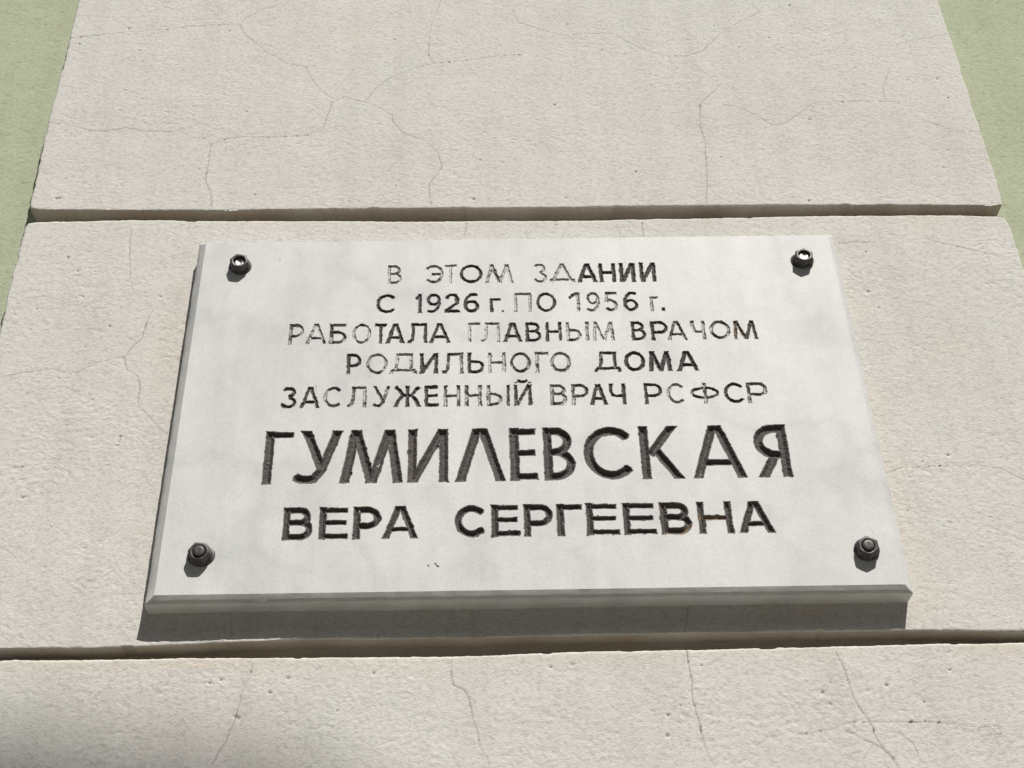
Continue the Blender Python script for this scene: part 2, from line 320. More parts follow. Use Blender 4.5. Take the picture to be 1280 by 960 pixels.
def stucco_mat(name, base, tint, shade_dirt_col, crackcol):
    m_, nt, b = new_mat(name)
    v = objvec(nt)
    c = mix(nt, ramp(nt, noise(nt, v, 9, 5, .6), [(.32, (0, 0, 0)), (.7, (1, 1, 1))]), base, tint)
    # faint cool / warm drift of the paint
    c = mix(nt, mth(nt, 'MULTIPLY', ramp(nt, noise(nt, v, 4.2, 3, .5), [(.45, (0, 0, 0)), (.62, (1, 1, 1))]), .35), c,
            tuple(x*y for x, y in zip(base, (.965, 1.0, 1.0))))
    # pinkish repaint patches and rain streaks
    c = mix(nt, ramp(nt, noise(nt, v, 7.5, 3, .5), [(.50, (0, 0, 0)), (.70, (.4, .4, .4))]), c, tuple(x*y for x, y in zip(base, (1.01, .972, .945))))
    c = mix(nt, .6, c, ramp(nt, noise(nt, scaled(nt, v, (22, 1, 1.3)), 1.6, 5, .6), [(.30, (.90, .895, .88)), (.55, (1, 1, 1))]), 'MULTIPLY')
    # fine mottling: grime in the grain
    g = ramp(nt, noise(nt, scaled(nt, v, (1, 1, 1.5), (.5, .8, .3)), 230, 3, .6), [(.30, (.80, .80, .79)), (.52, (1, 1, 1)), (1, (1.03, 1.03, 1.03))])
    c = mix(nt, 1.0, c, g, 'MULTIPLY')
    sp = ramp(nt, noise(nt, scaled(nt, v, (1, 1, 1.9), (.9, .5, .2)), 520, 2, .5), [(.25, (.60, .58, .56)), (.35, (1, 1, 1))])
    c = mix(nt, .8, c, sp, 'MULTIPLY')
    r, gg, bb = sepattr(nt, 'wear')[:3]      # r crack, g painted groove shade with grime, b yellow stain
    c = mix(nt, mth(nt, 'MULTIPLY', gg, .85), c, shade_dirt_col)
    c = mix(nt, mth(nt, 'MULTIPLY', bb, .75), c, (.56, .49, .385))
    c = mix(nt, mth(nt, 'MULTIPLY', mth(nt, 'POWER', r, 1.25), .72), c, crackcol)
    nt.links.new(c, b.inputs['Base Color'])
    b.inputs['Roughness'].default_value = .93
    b.inputs['Specular IOR Level'].default_value = .25
    h = mth(nt, 'ADD', noise(nt, scaled(nt, v, (1, 1, 1.6), (.7, .9, .5)), 400, 4, .68), mth(nt, 'MULTIPLY', noise(nt, scaled(nt, v, (1, 1, 1), (.4, -.7, 1.1)), 820, 2, .5), .3))
    bump(nt, b, h, .56, .0010)
    return m_

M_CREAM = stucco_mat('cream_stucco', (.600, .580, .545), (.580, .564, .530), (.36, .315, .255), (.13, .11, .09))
M_GREEN = stucco_mat('green_stucco', (.410, .445, .315), (.395, .430, .308), (.30, .33, .2), (.15, .17, .09))

def marble_mat():
    m_, nt, b = new_mat('white_marble')
    v = objvec(nt)
    w = nt.nodes.new('ShaderNodeVectorMath'); w.operation = 'ADD'
    nn = nt.nodes.new('ShaderNodeTexNoise'); nn.inputs['Scale'].default_value = 5; nt.links.new(v, nn.inputs['Vector'])
    sc = nt.nodes.new('ShaderNodeVectorMath'); sc.operation = 'SCALE'; sc.inputs['Scale'].default_value = .25
    nt.links.new(nn.outputs['Color'], sc.inputs[0]); nt.links.new(v, w.inputs[0]); nt.links.new(sc.outputs[0], w.inputs[1])
    cl = ramp(nt, noise(nt, w.outputs[0], 11, 6, .62), [(.28, (.525, .533, .525)), (.50, (.585, .590, .574)), (.70, (.622, .624, .602))])
    cl = mix(nt, 1.0, cl, ramp(nt, noise(nt, v, 60, 4, .6), [(.3, (.955, .955, .96)), (.6, (1, 1, 1))]), 'MULTIPLY')
    # soft grey veins
    vn = nt.nodes.new('ShaderNodeTexWave'); vn.wave_type = 'BANDS'; vn.bands_direction = 'DIAGONAL'
    vn.inputs['Scale'].default_value = 3.2; vn.inputs['Distortion'].default_value = 9.0; vn.inputs['Detail'].default_value = 5.0; vn.inputs['Detail Scale'].default_value = 2.2
    nt.links.new(v, vn.inputs['Vector'])
    cl = mix(nt, 1.0, cl, ramp(nt, vn.outputs['Fac'], [(.0, (.93, .935, .945)), (.10, (.985, .985, .987)), (.25, (1, 1, 1))]), 'MULTIPLY')
    # crystal grain
    cl = mix(nt, 1.0, cl, ramp(nt, noise(nt, scaled(nt, v, (1, 1, 1), (.7, .9, .5)), 520, 2, .6), [(.28, (.90, .90, .905)), (.5, (1, 1, 1)), (.78, (1.06, 1.06, 1.06))]), 'MULTIPLY')
    # small grey specks and grime drawn down the face
    cl = mix(nt, .6, cl, ramp(nt, noise(nt, scaled(nt, v, (2.5, 1, 1)), 60, 2, .4), [(.17, (.55, .55, .54)), (.24, (1, 1, 1))]), 'MULTIPLY')
    cl = mix(nt, .5, cl, ramp(nt, noise(nt, scaled(nt, v, (16, 1, 1.6)), 2.2, 4, .6), [(.34, (.86, .86, .84)), (.6, (1, 1, 1))]), 'MULTIPLY')
    at = sepattr(nt, 'paint')                # r paint, g rust, b grime in letters, darker tone on slab border
    cl = mix(nt, mth(nt, 'MULTIPLY', at[2], .6), cl, (.33, .30, .24))
    pn = ramp(nt, noise(nt, v, 150, 4, .6), [(.3, (.060, .054, .050)), (.5, (.074, .066, .061)), (.72, (.088, .079, .072))])
    c = mix(nt, at[0], cl, pn)
    c = mix(nt, mth(nt, 'MULTIPLY', at[1], .75), c, (.235, .165, .095))
    nt.links.new(c, b.inputs['Base Color'])
    nt.links.new(mth(nt, 'ADD', mth(nt, 'MULTIPLY', at[0], .25), .56), b.inputs['Roughness'])
    b.inputs['Specular IOR Level'].default_value = .38
    h = mth(nt, 'ADD', noise(nt, scaled(nt, v, (1, 1, 1), (.6, .8, .4)), 420, 3, .6), mth(nt, 'MULTIPLY', noise(nt, v, 90, 2, .5), .6))
    bump(nt, b, h, .18, .0005)
    return m_
M_MARBLE = marble_mat()

def metal_mat(name, c0, c1, metallic, rough, bs=.3):
    m_, nt, b = new_mat(name); v = objvec(nt)
    nt.links.new(ramp(nt, noise(nt, v, 700, 4, .65), [(.35, c0), (.65, c1)]), b.inputs['Base Color'])
    b.inputs['Metallic'].default_value = metallic
    nt.links.new(mth(nt, 'ADD', mth(nt, 'MULTIPLY', noise(nt, v, 500, 2), .3), rough-.15), b.inputs['Roughness'])
    bump(nt, b, noise(nt, v, 1500, 3), bs, .0003)
    return m_
M_NUT = metal_mat('blackened_steel', (.045, .043, .042), (.10, .095, .09), .55, .48)
M_BRIGHT = metal_mat('bare_zinc', (.50, .47, .42), (.80, .77, .70), .85, .42, .15)
M_LAMP = metal_mat('grey_painted_steel', (.12, .13, .13), (.15, .16, .16), .2, .5)

def ground_mat():
    m_, nt, b = new_mat('concrete_paving'); v = objvec(nt)
    c = ramp(nt, noise(nt, v, 3, 6, .65), [(.3, (.20, .187, .170)), (.7, (.27, .255, .232))])
    c = mix(nt, 1.0, c, ramp(nt, noise(nt, v, 120, 3, .6), [(.3, (.8, .8, .8)), (.6, (1, 1, 1))]), 'MULTIPLY')
    nt.links.new(c, b.inputs['Base Color']); b.inputs['Roughness'].default_value = .95
    bump(nt, b, noise(nt, v, 200, 3), .4, .002)
    return m_
M_GROUND = ground_mat()
m_, nt_, b_ = new_mat('lamp_glass'); b_.inputs['Base Color'].default_value = (.7, .7, .66, 1); b_.inputs['Roughness'].default_value = .3
M_GLASS = m_

# ------------------------------------------------------------------ ground
g = link('ground', mesh_from('ground', [(-400, -400, 0), (400, -400, 0), (400, 400, 0), (-400, 400, 0)], np.array([[0, 1, 2, 3]])), M_GROUND)
g['kind'] = 'structure'

# ------------------------------------------------------------------ pilaster of cream stucco blocks
DEPTH = 0.030            # how far the pilaster stands proud of the green wall
CORE = 0.021             # how far the joints are sunk
R_EDGE = 0.0015
FX0, FX1, FZ0, FZ1 = -.56, .57, -.395, .70   # finely modelled area
STEP = 0.0011

def axis(a, b, f0, f1, fine, coarse):
    """coordinates from a to b: fine between f0 and f1, coarse outside"""
    pts = []
    lo, hi = max(a, f0), min(b, f1)
    if lo >= hi: return np.linspace(a, b, max(3, int((b-a)/coarse)+1))
    if a < lo: pts.append(np.linspace(a, lo, max(2, int((lo-a)/coarse)+1))[:-1])
    pts.append(np.linspace(lo, hi, max(2, int((hi-lo)/fine)+1)))
    if hi < b: pts.append(np.linspace(hi, b, max(2, int((b-hi)/coarse)+1))[1:])
    return np.concatenate(pts)

def snap_cracks(X, Z, lines, reach, gain=1.0):
    """pull the nearest grid vertices onto each crack; returns moved X, Z and the crack weight"""
    W = np.zeros_like(X)
    fx, fz = X.ravel(), Z.ravel()
    W = W.ravel(); bx, bz, bd_ = fx.copy(), fz.copy(), np.full(fx.shape, 1e9)
    for li, ln in enumerate(lines):
        ln = wiggle(ln, 100+li)
        A = np.array(ln); x0, z0 = A.min(0)-.01; x1, z1 = A.max(0)+.01
        idx = np.where((fx > x0) & (fx < x1) & (fz > z0) & (fz < z1))[0]
        if not len(idx): continue
        cx, cz = fx[idx], fz[idx]
        best = np.full(len(idx), 1e9); qx = cx.copy(); qz = cz.copy()
        for a, b in zip(ln[:-1], ln[1:]):
            mx0, mx1 = min(a[0], b[0])-.003, max(a[0], b[0])+.003
            mz0, mz1 = min(a[1], b[1])-.003, max(a[1], b[1])+.003
            s = np.where((cx > mx0) & (cx < mx1) & (cz > mz0) & (cz < mz1))[0]
            if not len(s): continue
            d, ex, ez = seg_dist(cx[s], cz[s], a, b)
            u = d < best[s]; t = s[u]
            best[t] = d[u]; qx[t] = ex[u]; qz[t] = ez[u]
        strength = gain*(.62+.38*np.clip(.5+gnoise(cx/.03, cz/.03, 300+li)*1.2, 0, 1))
        k = best < reach
        t = idx[k]
        bx[t] = qx[k]; bz[t] = qz[k]; W[t] = np.maximum(W[t], strength[k])
    return bx.reshape(X.shape), bz.reshape(X.shape), W.reshape(X.shape)

def make_block(xl, xr, lo, hi, seed, lines, parent, relief=True):
    """lo, hi: functions of x giving the lower and upper edge"""
    z0, z1 = float(lo(0)), float(hi(0))
    us = axis(xl, xr, FX0, FX1, STEP, .03)
    vs = axis(z0, z1, FZ0, FZ1, STEP, .03)
    k = np.array([.0, .0006, .0014, .0024, .0036, .006, .010, .016, .0225])
    ks = np.concatenate([k[1:], [.028, DEPTH+.004]])
    us = np.concatenate([xl-ks[::-1], us, xr+ks]); vs = np.concatenate([z0-k[1:][::-1], vs, z1+k[1:]])
    U, Vv = np.meshgrid(us, vs)
    ex = np.maximum(np.maximum(xl-U, U-xr), 0); ez = np.maximum(np.maximum(z0-Vv, Vv-z1), 0)
    X = np.clip(U, xl, xr); t = (np.clip(Vv, z0, z1)-z0)/(z1-z0)
    LO = lo(X); HI = hi(X)
    Z = LO + (HI-LO)*t
    front = (ex == 0) & (ez == 0)
    din = np.minimum(np.minimum(X-xl, xr-X), np.minimum(Z-LO, HI-Z))
    W = np.zeros_like(X)
    if lines:
        X2, Z2, W = snap_cracks(X, Z, lines, STEP*.62, {1: .80, 2: .78}.get(seed, .80))
        okm = front & (din > .0025)
        X = np.where(okm, X2, X); Z = np.where(okm, Z2, Z); W = np.where(okm | (front & (din < .003)), W, W*0)
    # ragged arrises
    if relief:
        jz = .0008*gnoise(X/.06, Z*0+seed, 31) + .00028*gnoise(X/.011, Z*0+seed+3, 32) + .0004*gnoise(X/.003, Z*0+seed, 33)
        chip = sstep(.68, .95, gnoise(X/.014, Z*0+seed*1.7, 34))*.0018
    else: jz = chip = 0*X
    wl_ = np.exp(-np.maximum(Z-LO, 0)/.002); wh_ = np.exp(-np.maximum(HI-Z, 0)/.002)
    Z = Z + wl_*(jz*.75+chip*.7) + wh_*(jz*.7 - chip*.6)
    if relief:
        jx = .0010*gnoise(Z/.05, X*0+seed, 35) + .0008*gnoise(Z/.012, X*0+seed, 36) + .0004*gnoise(Z/.004, X*0+seed, 37)
        wx_ = np.exp(-np.maximum(X-xl, 0)/.003); wr_ = np.exp(-np.maximum(xr-X, 0)/.003)
        X = X + wx_*jx + wr_*jx*.9
    rd = R_EDGE*(1+.8*gnoise(X/.02, Z/.02, 38)) if relief else R_EDGE
    q = np.clip(1-din/np.maximum(rd, .0008), 0, 1)
    Y = np.where(front, rd*.4*q*q, rd*.4 + np.maximum(ex, ez))
    st = stucco(X, Z) if relief else 0.0008*gnoise(X/.1, Z/.1, 1)
    fade = np.where(front, 1.0, np.clip(1-np.maximum(ex, ez)/.0012, 0, 1))
    Y = Y - st*fade
    # relief on the returns
    e_ = gnoise(X/.012, np.maximum(ex, ez)/.006+Z, 41)*.0003
    Z = np.where((ez > .001) & (ex == 0), Z + e_*np.where(Vv < z0, 1, -1), Z)
    # corners knocked off
    if relief:
        for (cx, side) in ((xl, 1), (xr, -1)):
            for edge, sg in ((LO, 1), (HI, -1)):
                d = np.hypot((X-cx)*1.0, (Z-edge))
                n_ = np.exp(-(d/.007)**2)
                Z = Z + sg*n_*.0022; X = X + side*n_*.0018
    # pits
    D = np.zeros_like(X)
    if relief:
        fx, fz = X.ravel(), Z.ravel(); Yf = Y.ravel().copy(); Df = D.ravel()
        nx_ = len(us)
        for (px, pz), pr in zip(ALLP, ALLR):
            if not (z0+.004 < pz < z1-.004): continue
            j0, j1 = np.searchsorted(vs, [pz-.006, pz+.006]); i0, i1 = np.searchsorted(us, [px-.005, px+.005])
            if j1 <= j0 or i1 <= i0: continue
            sx, sz = X[j0:j1, i0:i1], Z[j0:j1, i0:i1]
            d = np.hypot((sx-px)*.75, sz-pz)
            w = np.exp(-(d/pr)**2)
            Y[j0:j1, i0:i1] += w*.0016; D[j0:j1, i0:i1] = np.maximum(D[j0:j1, i0:i1], w*1.0)
    Y = Y + np.where(front, W*.0003, 0)
    crack = np.maximum(W, sstep(.35, .8, D)*.95)
    shade_dirt = np.where(~front & (ez > 0), np.clip(np.maximum(ex, ez)/.0012, 0, 1), 0)*(.85+.25*gnoise(X/.04, Z/.04, 44))  # groove returns darkened: shade painted in, along with joint grime
    # grime and ochre bleed along the top arris of a block and just below
    nearhi = HI-Z
    band = np.exp(-((nearhi-.0075-.0016*gnoise(X/.05, X*0, 45)-.0006*gnoise(X/.009, X*0, 49))/.0010)**2)*np.clip(.35+.8*gnoise(X/.05, X*0+seed, 46), 0, 1)
    band += .55*np.exp(-np.maximum(nearhi, 0)/.006)*np.clip(.5+.6*gnoise(X/.08, X*0+seed, 47), 0, 1)
    stain = np.where(front, band*(1.0 if seed == 3 else .35), 0)
    if seed == 2:     # damp, yellowed plaster round the plaque's right edge and bottom
        dx = np.clip((X-.335)/.03, 0, None); dz = np.clip(np.maximum(Z-.21, -.21-Z)/.03, 0, None)
        pl = np.exp(-(dx*dx+dz*dz)*1.2)*(X > .2)*np.clip(.45+.7*gnoise(X/.03, Z/.03, 48), 0, 1)
        stain = np.maximum(stain, np.where(front, pl*.35, 0))
    me = mesh_from('block', np.stack([X, Y, Z], -1).reshape(-1, 3), grid_faces(len(us), len(vs)), smooth=True)
    add_attr(me, 'wear', np.clip(np.stack([crack.ravel(), shade_dirt.ravel(), stain.ravel()], -1), 0, 1))
    return link('block', me, M_CREAM, parent)

def edge_fn(pts):
    P = np.array(pts)
    def f(x): return np.interp(x, P[:, 0], P[:, 1])
    return f
eTU, eTL, eBU, eBL = map(edge_fn, (TU, TL, BU, BL))
def const(c): return lambda x: np.asarray(x)*0 + c

pil = empty('pilaster', (0, 0, ZO), 'broad cream stucco pilaster of flat blocks parted by sunken joints, behind the white plaque', 'pilaster')
XLT, XRT = XL, XR
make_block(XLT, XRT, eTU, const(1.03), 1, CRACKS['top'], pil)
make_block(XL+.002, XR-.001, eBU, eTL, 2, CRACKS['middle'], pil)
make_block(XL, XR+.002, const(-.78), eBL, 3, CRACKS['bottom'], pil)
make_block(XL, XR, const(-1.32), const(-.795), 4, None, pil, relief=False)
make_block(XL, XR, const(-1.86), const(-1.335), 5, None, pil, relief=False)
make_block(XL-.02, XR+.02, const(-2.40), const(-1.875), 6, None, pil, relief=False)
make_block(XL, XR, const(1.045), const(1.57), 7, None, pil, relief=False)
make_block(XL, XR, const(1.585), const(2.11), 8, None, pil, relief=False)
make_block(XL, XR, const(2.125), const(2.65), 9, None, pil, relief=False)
# the sunken joints: rough mortar bed seen behind the slots
def make_joint(zc, hh, fine):
    us = axis(XL+.004, XR-.004, FX0, FX1, .004 if fine else .05, .05); vs = np.linspace(-hh, hh, 9)
    U, V_ = np.meshgrid(us, vs)
    Y = CORE - .003*(np.abs(V_)/hh)**2 - .0008*gnoise(U/.01, V_/.006, 51)
    me = mesh_from('joint', np.stack([U, Y, V_+zc], -1).reshape(-1, 3), grid_faces(len(us), len(vs)))
    add_attr(me, 'wear', np.stack([U.ravel()*0, U.ravel()*0+.8, U.ravel()*0], -1))  # joint bed takes the same painted groove shade
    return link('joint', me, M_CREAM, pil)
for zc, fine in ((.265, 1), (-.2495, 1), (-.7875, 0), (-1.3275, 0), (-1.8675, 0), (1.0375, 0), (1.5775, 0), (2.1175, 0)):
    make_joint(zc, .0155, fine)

# ------------------------------------------------------------------ green wall behind
wall_root = empty('green_wall', (0, DEPTH, ZO), 'pale green stucco house wall showing on both sides of the cream pilaster', 'wall')
def make_wall(x0, x1, fx0, fx1):
    us = axis(x0, x1, fx0, fx1, .0016, .2); vs = axis(-2.4, 2.65, .12, .80, .0016, .2)
    X, Z = np.meshgrid(us, vs)
    X2, Z2, W = snap_cracks(X, Z, GCR, .001, .5)
    X, Z = X2, Z2
    Y = -stucco(X+7.7, Z+3.1) + W*.0007
    me = mesh_from('plaster_face', np.stack([X, Y, Z], -1).reshape(-1, 3), grid_faces(len(us), len(vs)), smooth=True)
    pit = sstep(.80, .95, gnoise(X/.006, Z/.005, 61))*.5
    add_attr(me, 'wear', np.stack([np.maximum(W, pit).ravel()*.8, W.ravel()*0, W.ravel()*0], -1))
    return link('plaster_face', me, M_GREEN, wall_root)
make_wall(-6, -.45, -.74, -.45)
make_wall(.45, 6, .45, .78)

# ------------------------------------------------------------------ letters: strokes in metres, box w x h
PI = math.pi
def arc(cx, cz, rx, rz, a0, a1, n=22):
    return [(cx+rx*math.cos(math.radians(a0+(a1-a0)*k/n)), cz+rz*math.sin(math.radians(a0+(a1-a0)*k/n))) for k in range(n+1)]
def bowl(x0, zt, zb, xr, n=14):
    r = (zt-zb)/2; rx = min(r*1.05, (xr-x0)*.8)
    return [(x0, zt)] + arc(xr-rx, (zt+zb)/2, rx, r, 90, -90, n) + [(x0, zb)]
def glyph(ch, w, h, s, line):
    a = s/2; T = h-a; big = line == 5
    L = lambda *p: list(p)
    stem = lambda x: [(x, -s), (x, h+s)]
    S = []
    if ch == 'В':
        mz = h*.53
        S = [stem(a), bowl(a, T, mz, w*.92-a), bowl(a, mz, a, w-a)]
    elif ch == 'Р': S = [stem(a), bowl(a, T, h*.40, w-a)]
    elif ch == 'Ь': S = [stem(a), bowl(a, h*.56, a, w-a)]
    elif ch == 'Ы': S = [stem(a), bowl(a, h*.56, a, w*.68-a), stem(w-a)]
    elif ch == 'Б': S = [stem(a), L((a, T), (w*.93, T)), bowl(a, h*.57, a, w-a)]
    elif ch == 'Я': S = [stem(w-a), [(w-x, z) for x, z in bowl(a, T, h*.42, w*.97-a)], L((w*.62, h*.46), (w*.14, -.06*h))]
    elif ch == 'О': S = [arc(w/2, h/2, w/2-a, h/2-a, 0, 360, 40)]
    elif ch == 'С': S = [arc(w*.53, h/2, w*.53-a, h/2-a, 42, 318, 34)]
    elif ch == 'Э': S = [arc(w*.47, h/2, w*.53-a, h/2-a, 140, -140, 34), L((w*.38, h*.5), (w-a, h*.5))]
    elif ch == 'З': S = [arc(w*.46, h*.755, w*.46-a, h*.245-a*.7, 158, -88, 18), arc(w*.46, h*.28, w*.54-a, h*.28-a, 88, -160, 20)]
    elif ch == 'Е': S = [stem(a), L((a, T), (w*.96, T)), L((a, h*.52), (w*.93, h*.52)), L((a, a), (w, a))]
    elif ch == 'Г': S = [stem(a), L((a, T), (w, T))]
    elif ch == 'г': S = [stem(a*1.1), L((a, T), (w, T))]
    elif ch == 'П': S = [stem(a), stem(w-a), L((a, T), (w-a, T))]
    elif ch == 'Н': S = [stem(a), stem(w-a), L((a, h*.5), (w-a, h*.5))]
    elif ch == 'И': S = [stem(a), stem(w-a), L((a, -.02*h), (w-a, h*1.02))]
    elif ch == 'Й': S = [stem(a), stem(w-a), L((a, -.02*h), (w-a, h*1.02)), arc(w/2, h*1.27, w*.24, h*.13, 200, 340, 10)]
    elif ch == 'Т': S = [L((0, T), (w, T)), stem(w/2)]
    elif ch == 'М':
        k = w*.14 if big else (w*.17 if line < 2 else w*.07)
        S = [L((a*.8-k*.06, -.05*h), (a+k, h*1.03)), L((w-a*.8, -.05*h), (w-a-k, h*1.03)),
             L((a+k*.95, h*1.03), (w/2, -.03*h+a*.4)), L((w-a-k*.95, h*1.03), (w/2, -.03*h+a*.4))]
    elif ch == 'Л':
        S = [L((w*.26, T), (w-a, T)), stem(w-a), [(w*.30, h+s), (w*.29, h*.45), (w*.25, h*.18), (w*.14, a*1.1), (0, a*.9)]]
    elif ch == 'Λ': S = [L((a*.9, -.04*h), (w/2-a*.35, h*1.04)), L((w-a*.9, -.04*h), (w/2+a*.35, h*1.04))]
    elif ch == 'А': S = [L((a*.75, -.05*h), (w/2-a*.2, h*1.04)), L((w-a*.75, -.05*h), (w/2+a*.2, h*1.04)), L((w*.2, h*.29), (w*.8, h*.29))]
    elif ch == 'Δ': S = [L((w*.12, .10*h), (w/2, h*1.04)), L((w*.88, .10*h), (w/2, h*1.04)), L((a*.5, h*.15), (w-a*.5, h*.15)), L((a*.5, h*.2), (a*.5, -h*.1)), L((w-a*.5, h*.2), (w-a*.5, -h*.1))]
    elif ch == 'Д':
        b_z = h*.17
        S = [L((w*.27, T), (w*.83, T)), [(w*.80, h+s), (w*.80, b_z)], [(w*.28, h+s), (w*.26, h*.5), (w*.19, b_z)],
             L((a*.6, b_z), (w-a*.6, b_z)), L((a*.9, b_z), (a*.9, -s)), L((w-a*.9, b_z), (w-a*.9, -s))]
    elif ch == 'У':
        k = 0.13*w if big else 0
        S = [L((k+a*.6, h*1.04), (w*.58, h*.30)), [(w-a*.7, h*1.04), (w*.60, h*.27), (w*.44, h*.09), (w*.26, a*.75), (w*.10, a*1.25), (a*.3, h*.13)]]
    elif ch == 'К': S = [stem(a), L((w*.86, h*1.04), (w*.22, h*.44)), L((w*.36, h*.56), (w-a*.7, -.05*h))]
    elif ch == 'Ж':
        S = [stem(w/2)]
        for q_ in (1, -1):
            f = lambda x: w/2+q_*x
            S += [[(f(w*.46), h*1.0-a*.6), (f(w*.30), h*.80), (f(w*.17), h*.56), (f(0), h*.52)], [(f(w*.17), h*.54), (f(w*.33), h*.30), (f(w*.47), -.04*h)]]
    elif ch == 'Ч': S = [stem(w-a), [(a, h+s), (a, h*.62), (w*.22, h*.45), (w*.45, h*.41), (w-a, h*.43)]]
    elif ch == 'Ф': S = [stem(w/2), arc(w/2, h*.51, w/2-a, h*.31-a, 0, 360, 40)]
    elif ch == '1': S = [stem(w-a), L((w-a, h*.98), (-w*.3, h*.70))]
    elif ch == '2': S = [arc(w*.48, h*.70, w*.46-a, h*.30-a, 170, -10, 18) + [(w*.80, h*.50), (w*.10, a*1.3)], L((0, a), (w, a))]
    elif ch == '6': S = [arc(w*.5, h*.32, w*.5-a, h*.32-a, 0, 360, 30), [(a, h*.32), (w*.10, h*.58), (w*.25, h*.80), (w*.48, h*.94), (w*.72, h-a), (w*.92, h*.90)]]
    elif ch == '9': S = [arc(w*.5, h*.68, w*.5-a, h*.32-a, 0, 360, 30), [(w-a, h*.68), (w*.90, h*.42), (w*.75, h*.20), (w*.50, h*.06), (w*.28, a), (w*.05, h*.11)]]
    elif ch == '5': S = [L((w*.22, T), (w*.95, T)), [(w*.24, h+s), (w*.16, h*.50)], [(w*.14, h*.50), (w*.4, h*.61)] + arc(w*.47, h*.31, w*.50-a, h*.31-a, 80, -150, 18)]
    elif ch == '~': S = [L((0, h), (w, 0))]
    elif ch == '.': S = [L((w/2, 0), (w/2, min(w, h*.2)))]
    return S

def stroke_sdf(px, pz, pts, s):
    best = np.full(px.shape, 1e9)
    n = len(pts)
    closed = math.hypot(pts[0][0]-pts[-1][0], pts[0][1]-pts[-1][1]) < 1e-6
    for k in range(n-1):
        (ax, az), (bx, bz) = pts[k], pts[k+1]
        dx, dz = bx-ax, bz-az; L_ = math.hypot(dx, dz)
        if L_ < 1e-9: continue
        tx, tz = dx/L_, dz/L_
        t = (px-ax)*tx+(pz-az)*tz; p = np.abs(-(px-ax)*tz+(pz-az)*tx)
        before = np.maximum(-t, 0); after = np.maximum(t-L_, 0)
        d = np.hypot(p, before+after)-s/2
        if not closed and k == 0: d = np.where(t < 0, np.maximum(p-s/2, -t), d); d = np.where(t >= 0, np.maximum(d, -t), d)
        if not closed and k == n-2: d = np.where(t > L_, np.maximum(p-s/2, t-L_), d); d = np.where(t <= L_, np.maximum(d, t-L_), d)
        best = np.minimum(best, d)
    return best

# plaque front face as a slightly irregular quadrilateral
bl, br, tr, tl = [np.array(p) for p in PLAQ]
YF = -(GEO['e']+GEO['bd'])
GS = 0.00036
NU = int(.6605/GS); NV = int(.4105/GS)
def face_xz(u, v):
    u = u[..., None]; v = v[..., None]
    return (bl*(1-u)+br*u)*(1-v) + (tl*(1-u)+tr*u)*v

